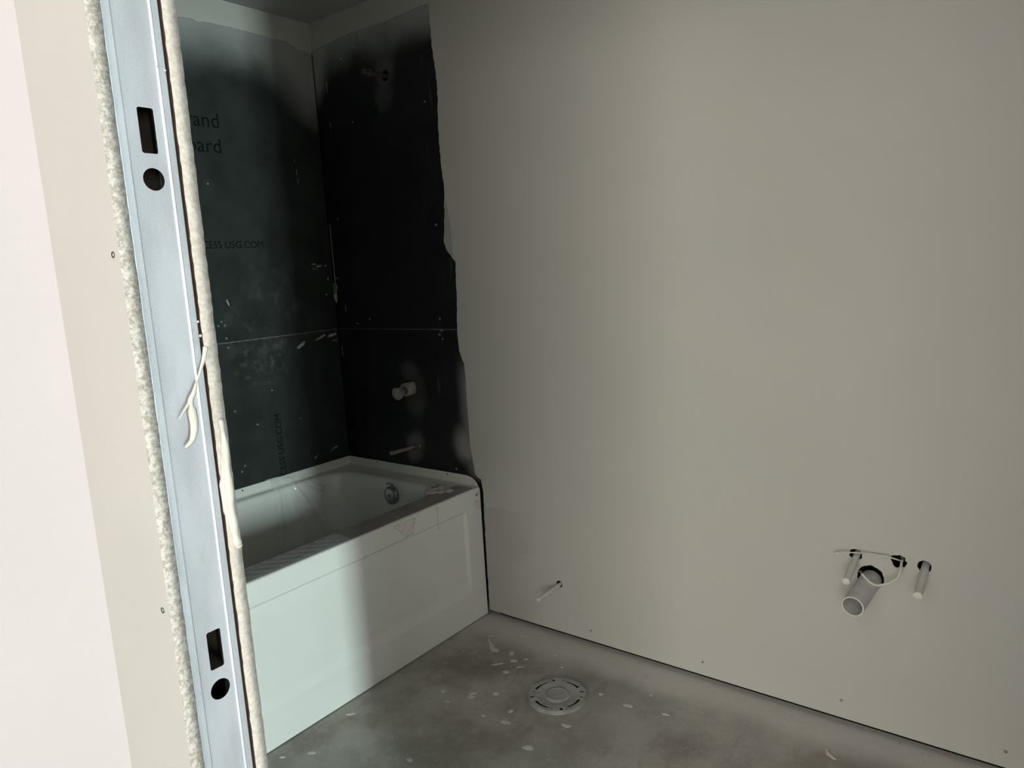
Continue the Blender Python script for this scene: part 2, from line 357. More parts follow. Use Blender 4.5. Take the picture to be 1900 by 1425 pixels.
# door wall: steel stud end between two drywall sheets
wf = empty('wall_front'); tag(wf, kind='structure', label='door wall end with open steel stud between two drywall sheets')
def endplate(name, x0, y0, th, mats, seed, amp, inner, z1=ZC):
    o_ = [(x0, 0), (x0, z1)]+jag([(XE, z1), (XE, 0)], .007, amp, seed)
    me = plate_mesh(o_, [], th, lambda u, v, w: (u, y0+w, v))
    o = link(name, me, mats, wf)
    for p in me.polygons: p.material_index = 1 if abs(p.normal.y) < .5 and p.center.x > XE-.01 else (2 if p.normal.y*inner > .5 else 0)
    return o
endplate('drywall_panel', 1.604, YO, .0157, [OUTD, GYP, KRAFT], 21, .0006, 1)
endplate('drywall_panel', 0.0, -1.6164, .0164, [DRY, GYP2, KRAFT], 22, .0008, -1)
# the stud
prof_l = [(-1.6794, -.045), (-1.6794, -.0045), (-1.6788, -.0022), (-1.6774, -.0012), (-1.6700, -.0008), (-1.6676, -.0030)]
prof_r = [(-1.6283, -.0030), (-1.6270, -.0008), (-1.6258, -.0012), (-1.6190, -.0012), (-1.6178, -.0022), (-1.6172, -.0045), (-1.6172, -.045)]
bm = bmesh.new()
def strips(prof):
    cols = [[bm.verts.new((XE-.002+dx, y, z)) for z in (0.03, ZC-.002)] for (y, dx) in prof]
    for A, B in zip(cols[:-1], cols[1:]): bm.faces.new((A[0], B[0], B[1], A[1]))
strips(prof_l); strips(prof_r)
kn = []
for (zr0, zr1, zc, yc, rc) in ((1.4850, 1.5318, 1.4583, -1.6458, .0118), (.8950, .9425, .8680, -1.6458, .0125)):
    kn += [rrect(-1.6548, -1.6370, zr0, zr1, .0026, 5), [(yc+rc*math.cos(k*math.pi/16), zc+rc*math.sin(k*math.pi/16)) for k in range(32)]]
me = plate_mesh([(-1.6676, .03), (-1.6676, ZC-.002), (-1.6283, ZC-.002), (-1.6283, .03)], kn, .0009, lambda a, b, w: (XE-.0059+w, a, b))
bm.from_mesh(me); bpy.data.meshes.remove(me)
me = bpy.data.meshes.new('steel_stud'); bm.to_mesh(me); bm.free()
tag(link('steel_stud', me, STEEL, wf), label='galvanised steel stud with slotted and round knockouts')
boxo('floor_track', (.76, XE-.0065, -1.6784, -1.6174, 0, .0295), STEEL, wf)
boxo('next_stud', (1.60, 1.63, -1.6782, -1.6176, .031, ZC-.001), DARKV, wf)  # stud coloured near-black, painting the shade behind the knockouts
# smeared compound along the edge of the inner sheet and the strand that hangs from it
sm = [(-1.606, 1.1814), (-1.6048, 1.1608), (-1.6044, 1.1362), (-1.6036, 1.1098), (-1.6024, 1.0768), (-1.6000, 1.0398), (-1.5990, 1.0307), (-1.6045, 1.0325), (-1.6120, 1.0495), (-1.6175, 1.0808), (-1.6183, 1.1133), (-1.612, 1.15)]
def soft(name, loop, th, mp, mat, parent, jagg=.0):
    """a dab of plaster: outline with a domed, thinner rim"""
    n_ = len(loop); cx = sum(a for a, _ in loop)/n_; cy = sum(b for _, b in loop)/n_
    pts = []
    for i in range(n_):
        (a, b), (c, d) = loop[i], loop[(i+1) % n_]
        pts += [(a, b), ((a*.55+c*.45)+random.uniform(-jagg, jagg), (b*.55+d*.45)+random.uniform(-jagg, jagg))]
    bm = bmesh.new(); R = []
    for s_, h in ((1.0, 0.0), (.86, .7), (.55, 1.0)):
        R.append([bm.verts.new(mp(cx+(a-cx)*s_, cy+(b-cy)*s_, th*h*random.uniform(.8, 1))) for a, b in pts])
    for A, B in zip(R[:-1], R[1:]):
        for k in range(len(A)): bm.faces.new((A[k], A[(k+1) % len(A)], B[(k+1) % len(A)], B[k]))
    bm.faces.new(R[-1]); bm.faces.new(R[0][::-1])
    return obj(name, bm, mat, parent, True)
bm = bmesh.new()
tube(bm, [(XE+.002, -1.6085, 1.190), (XE+.003, -1.6075, 1.165), (XE+.003, -1.6085, 1.12), (XE+.003, -1.609, 1.075), (XE+.003, -1.6075, 1.045), (XE+.002, -1.604, 1.034)],
     lambda t: .0014+.0034*math.sin(min(1, t*1.5+.1)*math.pi*.55)+.0008*math.sin(t*31), 10)
o = obj('compound_smear', bm, COMP, wf, True)
soft('compound_smear', sm, .0035, lambda a, b, w: (XE-.0005+w, a, b), COMP, wf, .0015)
bm = bmesh.new()
X1 = XE+.004
tube(bm, [(X1, -1.6165, 1.275), (X1+.001, -1.621, 1.262), (X1+.005, -1.6290, 1.2500), (X1+.006, -1.636, 1.2370)], lambda t: .0031-.0021*t, 8)
tube(bm, [(X1+.006, -1.636, 1.2375), (X1+.008, -1.641, 1.228), (X1+.008, -1.6465, 1.2185), (X1+.008, -1.6460, 1.207), (X1+.009, -1.6462, 1.19), (X1+.009, -1.6505, 1.176), (X1+.008, -1.659, 1.169)],
     lambda t: .0012+.0036*math.sin(min(1, t*1.02)*math.pi)**.8*(1.0 if t > .45 else .6), 8)
tube(bm, [(X1+.008, -1.6460, 1.219), (X1+.009, -1.652, 1.2135), (X1+.009, -1.6585, 1.206), (X1+.009, -1.6625, 1.2010)], lambda t: .0022-.0018*t, 6)
tag(obj('compound_strand', bm, COMP, wf, True), label='cream strand of joint compound hanging across the steel stud')
for (y, z, rr) in ((-1.6195, 1.304, .0016), (-1.6186, 1.288, .0018), (-1.6462, 1.2005, .0)):
    if rr:
        bm = bmesh.new(); bmesh.ops.create_icosphere(bm, subdivisions=1, radius=rr, matrix=Matrix.Translation((XE, y, z))); obj('compound_crumb', bm, COMP, wf)
for (y, z) in ((-1.6205, 1.572), (-1.6290, 1.575)):
    bm = bmesh.new(); bmesh.ops.create_icosphere(bm, subdivisions=1, radius=.0015, matrix=Matrix.Translation((XE-.001, y, z))); obj('compound_crumb', bm, COMP, wf)

def screw(parent, p, nrm, r=.0042, mat=SCREWM, ring=None):
    bm = bmesh.new()
    lathe(bm, Vector(p)-Vector(nrm)*.002, nrm, [(0, r), (.0026, r), (.0022, r*.55), (.0010, r*.35)], 12)
    o = obj('screw', bm, mat, parent)
    return o
for (x, z) in ((1.7530, 1.3805), (1.7515, .9867)): screw(wf, (x, YO, z), (0, -1, 0), .0035, SCREWM)
# remaining door wall beyond the opening
boxo('drywall_panel', (2.76, 3.12, YO, -1.6797, 0, ZC), OUTD, wf)
boxo('drywall_panel', (2.76, 3.12, -1.6164, YI, 0, ZC), DRY, wf)
boxo('shading_header', (XE, 2.76, YO, YI, 2.06, ZC), DRY, wf)  # unseen header, added to darken the top of the pipe wall
boxo('steel_stud', (2.762, 2.80, -1.679, -1.617, 0, ZC), STEEL, wf)

def wallbox(name, dims, mat, label): return tag(boxo(name, dims, mat), kind='structure', label=label)
wallbox('wall_left', (1.47, 1.604, -5.8, YO, 0, ZC), HALL, 'pale pinkish hall wall lit by daylight')
wallbox('wall_east', (3.12, 3.24, YO, .12, 0, ZC), DRY, 'bathroom side wall out of view')
wallbox('wall_north', (3.24, 6.40, YO, YI, 0, ZC), DRY, 'bedroom wall out of view')
# south wall with its wide window added for fill light, east wall with the narrow one
ws = empty('wall_south'); tag(ws, kind='structure', label='bedroom wall with the unseen wide window added for fill light')
for d in ((1.47, 2.15, -5.7, -5.6, 0, ZC), (5.55, 6.4, -5.7, -5.6, 0, ZC), (2.15, 5.55, -5.7, -5.6, 0, .85), (2.15, 5.55, -5.7, -5.6, 2.32, ZC)): boxo('wall_section', d, HALL, ws)
we = empty('wall_far_east'); tag(we, kind='structure', label='bedroom wall with the narrow window')
WY0, WY1 = -3.775, -3.395
for d in ((6.2, 6.28, -5.6, WY0, 0, ZC), (6.2, 6.28, WY1, YO, 0, ZC), (6.2, 6.28, WY0, WY1, 0, .6), (6.2, 6.28, WY0, WY1, 1.9, ZC)): boxo('wall_section', d, HALL, we)
def window(name, dims, axis, bars, bw=.022):
    w_ = empty(name); tag(w_, kind='structure', label='unseen window letting light into the bedroom')
    x0, x1, y0, y1, z0, z1 = dims; t_ = .02
    boxo('window_frame', (x0, x1, y0, y1, z0, z0+t_), WHITE, w_); boxo('window_frame', (x0, x1, y0, y1, z1-t_, z1), WHITE, w_)
    for b in bars: boxo('mullion', ((x0, x1, b-bw, b+bw) if axis == 'y' else (b-.022, b+.022, y0, y1))+(z0+t_, z1-t_), WHITE, w_)
    m_ = (x0+x1)/2; k_ = (y0+y1)/2
    boxo('pane', ((m_-.003, m_+.003, y0, y1) if axis == 'y' else (x0, x1, k_-.003, k_+.003))+(z0+t_, z1-t_), GLASS, w_)
window('window_1', (6.205, 6.275, WY0, WY1, .6, 1.9), 'y', [-3.67], .045)
window('fill_window', (2.15, 5.55, -5.68, -5.62, .85, 2.32), 'x', [3.28, 4.42])  # unseen window, added and sized for fill light through the door
lp = empty('ceiling_lamp'); tag(lp, 'bare globe ceiling lamp in the hall behind the camera', 'lamp')
bm = bmesh.new(); lathe(bm, (LAMP[0], LAMP[1], ZC), (0, 0, -1), [(0, .06), (.02, .06), (.03, .03), (.05, .03)], 24); obj('lamp_base', bm, WHITE, lp, True, 40)
bm = bmesh.new(); bmesh.ops.create_uvsphere(bm, u_segments=20, v_segments=12, radius=.04, matrix=Matrix.Translation((LAMP[0], LAMP[1], ZC-.085))); obj('globe', bm, GLOBE, lp, True)

# screws in the pipe wall and boards
for (x, z) in ((1.2337, .0552), (1.6507, .0618), (2.0672, .07), (2.4583, .0618)): screw(wr, (x, -.001, z), (0, -1, 0), .0038, SCREWM)
for (x, z) in ((.6121, 1.9608), (.6237, 1.5172), (.6075, 1.164), (.614, 1.0873), (.2091, 1.1654), (.6381, .5743), (.4443, .6455), (.60, 1.104), (.612, 1.12)): screw(wr, (x, .0035, z), (0, -1, 0), .0042, SCREWG)
for (y, z) in ((-.5555, 1.1903), (-.5419, 1.205), (-.5298, 1.1897), (-.5287, 1.1407), (-.5266, 1.1056), (-.5302, 1.7091), (-.53, .86), (-.44, .79), (-.53, .62), (-.515, .64)): screw(wb, (.0005, y, z), (1, 0, 0), .0042, SCREWG)

# plaster dabs and the run of compound in the corner
MB_, MF_ = mB(.0002), mF(.0035)
dabsB = [[(-.2209, 1.0684), (-.214, 1.061), (-.180, 1.0750), (-.1726, 1.0896), (-.186, 1.090)],
         [(-.125, 1.084), (-.118, 1.092), (-.072, 1.110), (-.066, 1.102), (-.092, 1.092)],
         [(-.058, 1.092), (-.052, 1.104), (-.012, 1.110), (-.006, 1.100), (-.03, 1.094)],
         [(-.1089, 1.4075), (-.085, 1.408), (-.080, 1.402), (-.100, 1.402)], [(-.082, 1.396), (-.0547, 1.401), (-.052, 1.394), (-.076, 1.390)],
         [(-.1034, 1.3881), (-.075, 1.384), (-.072, 1.381), (-.098, 1.384)], [(-.036, 1.400), (-.030, 1.400), (-.030, 1.391), (-.036, 1.392)],
         [(-.2407, .7764), (-.2350, .7764), (-.2350, .7710), (-.2407, .7710)],
         [(-.190, .598), (-.186, .596), (-.184, .590), (-.172, .602), (-.168, .600), (-.184, .584)], [(-.1054, .598), (-.085, .612), (-.062, .618), (-.060, .612), (-.085, .606)],
         [(-.1395, 1.825), (-.1375, 1.825), (-.1365, 1.812), (-.139, 1.812)], [(-.1345, 1.785), (-.1315, 1.785), (-.1295, 1.765), (-.133, 1.765)], [(-.1335, 1.752), (-.1310, 1.752), (-.1265, 1.73), (-.129, 1.73)],
         [(-.030, 2.16), (-.027, 2.16), (-.024, 2.10), (-.029, 2.095)], [(-.512, 1.284), (-.506, 1.286), (-.499, 1.262), (-.505, 1.262)],
         [(-.035, 1.078), (-.008, 1.081), (-.008, 1.077), (-.034, 1.074)], [(-.030, 1.345), (-.022, 1.348), (-.022, 1.338), (-.030, 1.336)], [(-.36, .915), (-.355, .915), (-.355, .910), (-.36, .910)],
         [(-.045, 1.277), (-.038, 1.279), (-.036, 1.272), (-.044, 1.270)]]
for d in dabsB: soft('plaster_dab', d, .0015, MB_, DAB, wb, .0012)
dabsF = [[(.240, 2.236), (.254, 2.232), (.262, 2.240), (.268, 2.228), (.262, 2.216), (.252, 2.226)], [(.270, 2.262), (.284, 2.276), (.292, 2.279), (.284, 2.272), (.276, 2.258)],
         [(.066, 2.232), (.070, 2.232), (.071, 2.210), (.067, 2.212)], [(.088, 2.222), (.094, 2.222), (.094, 2.214), (.088, 2.214)], [(.172, 2.203), (.180, 2.203), (.180, 2.195), (.172, 2.195)],
         [(.0715, 2.13), (.0755, 2.13), (.0755, 2.09), (.0725, 2.09)], [(.0715, 1.972), (.0755, 1.972), (.0755, 1.945), (.0725, 1.945)], [(.208, 1.956), (.2135, 1.956), (.2135, 1.948), (.208, 1.948)],
         [(.0625, 1.59), (.067, 1.59), (.067, 1.58), (.0625, 1.58)], [(.12, 1.152), (.138, 1.148), (.142, 1.142), (.124, 1.146)], [(.0605, 1.225), (.064, 1.225), (.064, 1.192), (.0605, 1.192)],
         [(.024, 1.345), (.028, 1.345), (.028, 1.335), (.024, 1.335)], [(.012, 1.05), (.016, 1.05), (.016, 1.005), (.013, 1.005)]]
for d in dabsF: soft('plaster_dab', d, .0015, MF_, DAB, wr, .0006)
bm = bmesh.new()
tube(bm, [(.0117, .0015, 1.5729), (.0120, .0012, 1.5235), (.012, .001, 1.4468), (.0125, .001, 1.3557), (.0135, .001, 1.3097), (.0135, 0, 1.27)], lambda t: .0011+.0012*t, 6)
tube(bm, [(.0130, .001, 1.325), (.020, .001, 1.305), (.0267, .0015, 1.288)], lambda t: .0018-.001*t, 6)
tube(bm, [(-.000, .001, 1.32), (.0006, .001, 1.29), (.0035, .001, 1.262)], .0016, 6)
tube(bm, [(.0075, .001, 1.275), (.0085, .000, 1.255), (.0110, .000, 1.238)], lambda t: .0035+.0042*math.sin(math.pi*min(1, t*1.1+.15)), 8)
tag(obj('compound_run', bm, DAB, wr, True), label='pale run of joint compound down the dark corner')

# floor spatters
MFl = lambda u, v, w: (u, v, w+.0002)
def splat(x, y, a, b, rot, s):
    R = random.Random(s); L = []
    for k in range(9):
        t = 2*math.pi*k/9; q = R.uniform(.75, 1.15); p_, q_ = a*q*math.cos(t), b*q*math.sin(t)
        L.append((x+p_*math.cos(rot)-q_*math.sin(rot), y+p_*math.sin(rot)+q_*math.cos(rot)))
    soft('plaster_spot', L, .0012, MFl, DABF, floor)
sp = [(.9364, -.1958, .028, .012, -.7), (.905, -.172, .030, .005, -.7), (.961, -.209, .016, .014, 0), (.885, -.138, .018, .005, .3), (1.0793, -.303, .013, .011, 0), (1.0671, -.4594, .018, .007, .9), (1.0750, -.475, .014, .008, .4),
      (1.4154, -.2438, .010, .008, 0), (1.5154, -.2518, .017, .009, .3), (1.4112, -.4353, .020, .010, .2), (1.3755, -.578, .018, .013, .3), (1.2298, -.4689, .008, .010, 0), (1.6307, -.2303, .013, .007, .2),
      (1.2073, -.3248, .005, .013, .5), (1.5501, -.1659, .006, .008, 0), (1.0236, -.1945, .010, .016, .3), (1.1574, -.1207, .008, .007, 0), (1.0272, -.2755, .024, .005, .9), (1.103, -.2528, .018, .004, .8),
      (1.2245, -.1774, .006, .005, 0), (1.1322, -.4185, .012, .010, 0), (1.172, -.5315, .009, .007, 0), (.8134, -.7498, .016, .007, .8), (.8644, -.9361, .015, .008, .5), (.8083, -.9948, .010, .005, .5),
      (1.0256, -.5345, .012, .006, .4), (1.1273, -.8018, .014, .008, 0), (.9784, -.5009, .010, .008, 0), (1.06, -.232, .014, .010, .6), (1.09, -.20, .010, .005, .6), (.985, -.075, .016, .008, .2), (.93, -.09, .008, .005, 0),
      (1.2501, -.520, .020, .009, .2)]
for i, s_ in enumerate(sp): splat(*s_, 40+i)
soft('plaster_spot', [(2.058, -.131), (2.066, -.133), (2.076, -.155), (2.092, -.168), (2.100, -.170), (2.090, -.175), (2.070, -.164)], .0012, MFl, DABF, floor)

# ------------------------------------------------------------------ bathtub
tub = empty('bathtub'); tag(tub, 'white alcove bathtub with recessed panel apron between black boarded walls', 'bathtub')
Y0, Y1 = -1.585, -.006      # foot end, drain end
ZD = .520
N = 12
def ring(bm, x0, x1, y0, y1, rd, z):
    return [bm.verts.new((a, b, z)) for a, b in rrect(x0, x1, y0, y1, rd, N)]
bm = bmesh.new()
IX0, IX1, IY0, IY1, IR = .036, .652, -1.50, -.078, .13
spec = [(.006, .752, Y0, Y1, .004, ZD), (.030, .735, Y0+.03, Y1-.016, .02, ZD), (IX0, IX1, IY0, IY1, IR, ZD-.001), (IX0+.006, IX1-.006, IY0+.006, IY1-.006, IR, ZD-.006), (IX0+.010, IX1-.010, IY0+.012, IY1-.010, IR, ZD-.018),
        (IX0+.014, IX1-.014, IY0+.04, IY1-.014, IR, ZD-.05), (IX0+.026, IX1-.024, IY0+.10, IY1-.022, IR, .36), (IX0+.045, IX1-.040, IY0+.17, IY1-.036, IR, .25), (IX0+.065, IX1-.060, IY0+.22, IY1-.055, IR, .19),
        (IX0+.10, IX1-.10, IY0+.27, IY1-.09, .12, .162), (IX0+.15, IX1-.15, IY0+.34, IY1-.15, .10, .152)]
R = [ring(bm, *s) for s in spec]
for A, B in zip(R[:-1], R[1:]):
    k = len(A)
    for i in range(k): bm.faces.new((A[i], A[(i+1) % k], B[(i+1) % k], B[i]))
bm.faces.new(R[-1])
obj('basin', bm, ACR, tub, True, 50)
# apron: profile with a rounded top edge, inset panel
bm = bmesh.new()
prof = [(.7519, ZD), (.7560, ZD-.0008), (.7588, ZD-.0035), (.760, ZD-.008), (.760, .0035)]
cols = [[bm.verts.new((x, y, z)) for (x, z) in prof] for y in (Y0, Y1)]
for i in range(3): bm.faces.new((cols[0][i], cols[0][i+1], cols[1][i+1], cols[1][i]))
outl = [cols[0][3].co, cols[1][3].co, cols[1][4].co, cols[0][4].co]
me = plate_mesh([(Y0, .0035), (Y0, ZD-.008), (Y1, ZD-.008), (Y1, .0035)], [rrect(-1.46, -.089, .122, .449, .022, 6)], .004, lambda a, b, w: (.756+w, a, b))
bm.from_mesh(me); bpy.data.meshes.remove(me)
rings = []
for (i1, i2, x) in ((0, 0, .760), (.012, .007, .7535), (.016, .010, .7525)):
    rings.append([bm.verts.new((x, a, b)) for a, b in rrect(-1.46+i1, -.089-i1, .122+i1*2.6, .449-i2, .020, 6)])
for A, B in zip(rings[:-1], rings[1:]):
    for i in range(len(A)): bm.faces.new((A[i], A[(i+1) % len(A)], B[(i+1) % len(A)], B[i]))
bm.faces.new(rings[-1])
bmesh.ops.recalc_face_normals(bm, faces=bm.faces)
me = bpy.data.meshes.new('apron'); bm.to_mesh(me); bm.free(); link('apron', me, ACRA, tub)
# upstand that laps up the walls
FT = .5575
g = [(.003, ZD-.002), (.003, FT), (.690, FT), (.706, FT-.002), (.722, FT-.007), (.737, FT-.017), (.747, FT-.028), (.752, ZD-.002)]
plate('tile_flange', g, [], .0035, mF(-.0015), ACR, tub)
plate('tile_flange', [(Y0, ZD-.002), (Y0, FT), (-.005, FT), (-.005, ZD-.002)], [], .0035, mB(.0015), ACR, tub)
bm = bmesh.new()   # fillets between upstand and ledge
for k in range(2):
    pr = [(.005+.010*(1-math.cos(a)), ZD+.010*(1-math.sin(a))+.0003) for a in [i*math.pi/2/5 for i in range(6)]]
    rows = []
    for t_ in ((Y0, -.006) if k == 0 else (.006, .735)):
        rows.append([bm.verts.new((d, t_, z) if k == 0 else (t_, -d, z)) for (d, z) in pr])
    for i in range(5): bm.faces.new((rows[0][i], rows[0][i+1], rows[1][i+1], rows[1][i]))
obj('flange_fillet', bm, ACR, tub, True)
for p, nr in (((.1815, -.005, .5490), (0, -1, 0)), ((.593, -.005, .5480), (0, -1, 0)), ((.005, -.54, .5478), (1, 0, 0))):
    bm = bmesh.new(); lathe(bm, Vector(p)-Vector(nr)*.0008, nr, [(0, .0032), (.0012, .0032)], 12); obj('fixing_hole', bm, DARKV, tub)
# overflow cover
ov = Vector((.365, IY1-.018, .455)); ax = Vector((0, -1, .10)).normalized()
bm = bmesh.new(); lathe(bm, ov, ax, [(0, .036), (.004, .0375), (.011, .0365), (.0145, .033), (.0165, .024), (.0170, .008), (.0170, .002)], 40)
plate_o = tag(obj('overflow_cover', bm, CHROME, tub, True, 60), label='round dull chrome overflow cover')
bm = bmesh.new(); d_, s_, t_ = frame_of(ax)
lathe(bm, ov+ax*.0165, ax, [(0, .0045), (.0012, .0045), (.0014, .002)], 14); obj('screw', bm, DARKV, plate_o)
bm = bmesh.new(); c0 = ov+ax*.015
tube(bm, [c0+Vector((.030*math.cos(a), -.001, .030*math.sin(a)*.45+.013)) for a in [math.radians(q) for q in (170, 140, 110, 80, 50, 15)]], .0022, 8); obj('trim_ridge', bm, SCREWG, plate_o, True)
bm = bmesh.new(); tube(bm, [ov+Vector((.018*math.cos(a)-.003, -.008, .045+.004*math.sin(a))) for a in [math.radians(q) for q in (180, 120, 60, 0)]], .0042, 8); obj('overflow_tab', bm, CHROME, plate_o, True)
# thin layer on the front ledge, shade painted as a darker colour
bm = bmesh.new(); box(bm, .664, .7505, -1.57, -.03, ZD-.0005, ZD+.0006); obj('ledge_shade_layer', bm, LEDGE_SHADE, tub)
# screw in the apron corner
bm = bmesh.new(); lathe(bm, (.7598, -.030, .4935), (1, 0, 0), [(0, .0034), (.0016, .003)], 10); obj('screw', bm, SCREWM, tub)
soft('plaster_scab', [(-.030, .499), (-.020, .502), (-.016, .498), (-.026, .489)], .002, mB(.7600), DAB, tub)

# films and tape stuck to the tub
def sheet(name, fn, nu, nv, mat):
    bm = bmesh.new(); V = [[bm.verts.new(fn(i/nu, j/nv)) for j in range(nv+1)] for i in range(nu+1)]
    for i in range(nu):
        for j in range(nv): bm.faces.new((V[i][j], V[i+1][j], V[i+1][j+1], V[i][j+1]))
    o = obj(name, bm, mat, None, True)
    md = o.modifiers.new('t', 'SOLIDIFY'); md.thickness = .0003
    return o
def fan(a, b):
    # gathered at the ledge, opening out down the inner side of the basin
    y = -.405+(-.075+.30*a)*(.22+.78*b**.8)
    pl = math.sin(a*8.5+1.5*b)**3*.012*(.25+b)+math.sin(a*15+b*4)*.0025
    x = .046+.058*b+abs(pl)+.004; z = .545-.27*b-.035*a*b+.012*math.sin(a*9)*b
    if b < .12: x = .012+(.046-.012)*(b/.12)+abs(pl)*.5; z = .562-(b/.12)*.028
    return (x, y, z)
tag(sheet('protective_film', fan, 60, 30, FILM), 'crumpled clear plastic film draped inside the bathtub from its back ledge', 'plastic film')
bm = bmesh.new()
tube(bm, [(.020, -.447, .5655), (.030, -.40, .566), (.055, -.345, .560), (.075, -.29, .535), (.085, -.255, .508), (.088, -.215, .483), (.080, -.235, .470)], lambda t: .0016+.0016*math.sin(t*7)**2, 7, .5)
tube(bm, [(.036, -.385, .562), (.060, -.34, .545), (.080, -.31, .52), (.090, -.27, .49), (.086, -.245, .472)], lambda t: .0012+.001*math.sin(t*9)**2, 6, .5)
f0 = bpy.data.objects['protective_film']; obj('rolled_fold', bm, MILK, f0, True)
def scrap(a, b):
    P = [Vector((.560, -.066)), Vector((.722, -.1034)), Vector((.66, -.20)), Vector((.640, -.176))]
    p = (P[0]*(1-a)+P[1]*a)*(1-b)+(P[3]*(1-a)+P[2]*a)*b
    return (p.x, p.y, ZD+.0065+.0035*math.sin(a*16+b*5)+.002*math.sin(b*23))
tag(sheet('film_scrap', scrap, 30, 20, MILK), 'wrinkled milky scrap of film lying on the tub ledge corner by the overflow', 'plastic film')
def patch(name, P, mat, label, amp=.0006):
    P = [Vector(q) for q in P]
    def fn(a, b):
        p = (P[0]*(1-a)+P[1]*a)*(1-b)+(P[3]*(1-a)+P[2]*a)*b
        return (.7612+amp*(1+math.sin(a*9+b*4)), p.x, p.y)
    return tag(sheet(name, fn, 12, 8, mat), label, 'tape')
TAPE = plain('frosted_tape', (.76, .715, .69), .4, .4, var=.10, sc=70, bump=.3)
patch('tape_piece', [(-.4627, .5110), (-.3564, .5080), (-.372, .4560), (-.4000, .4480)], TAPE, 'translucent tape patch under the top edge of the tub apron, middle of its length')
patch('tape_piece', [(-.2550, .5130), (-.2404, .5120), (-.2455, .425), (-.2475, .425)], TAPE, 'narrow upright tape strip near the right end of the tub apron')
patch('tape_piece', [(-.045, .478), (-.012, .462), (-.0085, .432), (-.040, .444)], TAPE, 'small crinkled tape piece on the tub apron corner beside the wall')
def bub(a, b):
    x = .668+.082*a; y = -1.50+.87*b
    return (x, y, ZD+.0036+.0014*math.sin(y*170+x*60)*math.sin(x*190+y*35)+.0008*math.sin(y*411+x*300))
tag(sheet('bubbled_film', bub, 14, 150, FILM), 'bubbled clear film strip along the front rim of the bathtub', 'plastic film')

# ------------------------------------------------------------------ pipes and stubs
def pipe(name, base, tip, rad, mat, endmat, label, cat='pipe', group=None, start=.03):
    b_, t_ = Vector(base), Vector(tip); ax = (t_-b_).normalized(); L = (t_-b_).length
    e = empty(name); tag(e, label, cat, group)
    bm = bmesh.new(); lathe(bm, b_-ax*start, ax, [(0, rad), (start+L-.006, rad)], 24); obj('pipe_body', bm, mat, e, True, 40)
    bm = bmesh.new(); lathe(bm, t_-ax*.007, ax, [(0, rad*1.08), (.006, rad*1.10), (.0072, rad*.95), (.0075, rad*.3)], 24); obj('end_cap', bm, endmat, e, True, 40)
    return e
pipe('water_pipe', (2.101, -.001, .510), (2.104, -.128, .487), .0088, PIPEW, PIPEE, 'capped white water pipe left of the drain pipe, under the thin tie')
pipe('water_pipe', (2.266, -.001, .508), (2.269, -.122, .484), .0098, PIPEW, PIPEE, 'capped white water pipe farthest right on the wall')
pipe('water_pipe', (1.106, -.001, .199), (1.098, -.125, .189), .0068, PIPEW, PIPEE, 'thin capped white supply pipe low on the wall near the tub')
dp = empty('drain_pipe'); tag(dp, 'wide open grey drain pipe sticking out of the wall', 'pipe')
b_, t_ = Vector((2.135, -.001, .444)), Vector((2.126, -.150, .4325)); ax = (t_-b_).normalized(); L = (t_-b_).length
bm = bmesh.new(); lathe(bm, b_-ax*.016, ax, [(0, .0270), (L+.0135, .0270)], 40, False); lathe(bm, b_-ax*.016, ax, [(0, .0240), (L+.014, .0240)], 40, False)
me = bpy.data.meshes.new('pipe_wall'); bm.to_mesh(me); bm.free(); link('pipe_wall', me, DRAIN, dp, True)
bm = bmesh.new(); lathe(bm, b_-ax*.015, ax, [(0, .0255), (.001, .0255)], 30); obj('bore_shade_disc', bm, DARKV, dp)  # dark disc standing in for the shade deep inside the pipe
bm = bmesh.new(); lathe(bm, t_-ax*.0025, ax, [(0, .0272), (.002, .0276), (.003, .0262), (.0032, .0246), (.001, .0238)], 40, False)
tag(obj('pipe_rim', bm, PIPEE, dp, True), label='pale sawn rim')
# cables
bm = bmesh.new()
tube(bm, [(2.206, .03, .520), (2.2120, .010, .5200), (2.2150, -.022, .5245), (2.2165, -.044, .512), (2.2120, -.052, .4930), (2.197, -.056, .4785), (2.1700, -.062, .4660), (2.1540, -.066, .4690), (2.1400, -.066, .4790), (2.1280, -.062, .4895)], .0031, 10)
cb = tag(obj('electric_cable', bm, WIREM, None, True), 'short white cable looping from the middle hole over the drain pipe', 'cable')
bm = bmesh.new(); tube(bm, [(2.1280, -.062, .4892), (2.1265, -.062, .4945), (2.1245, -.061, .4975)], .0018, 6); obj('bare_conductor', bm, BRASS, cb, True)
bm = bmesh.new(); tube(bm, [(2.1285, -.063, .4890), (2.1225, -.061, .4920), (2.1190, -.060, .4960)], .0014, 6); obj('bare_conductor', bm, BRASS, cb, True)
bm = bmesh.new()
tube(bm, [(2.213, .02, .516), (2.2100, -.004, .5215), (2.1980, -.020, .5300), (2.1800, -.022, .5330), (2.150, -.024, .5330), (2.1200, -.028, .5330), (2.0980, -.030, .5310), (2.0720, -.030, .5260), (2.0500, -.031, .5190)],
     lambda t: .0027 if t < .95 else .0038, 8, .7)
tag(obj('cable_tie', bm, WIREM, None, True), 'thin white plastic tie stretching left from the middle hole', 'cable tie')

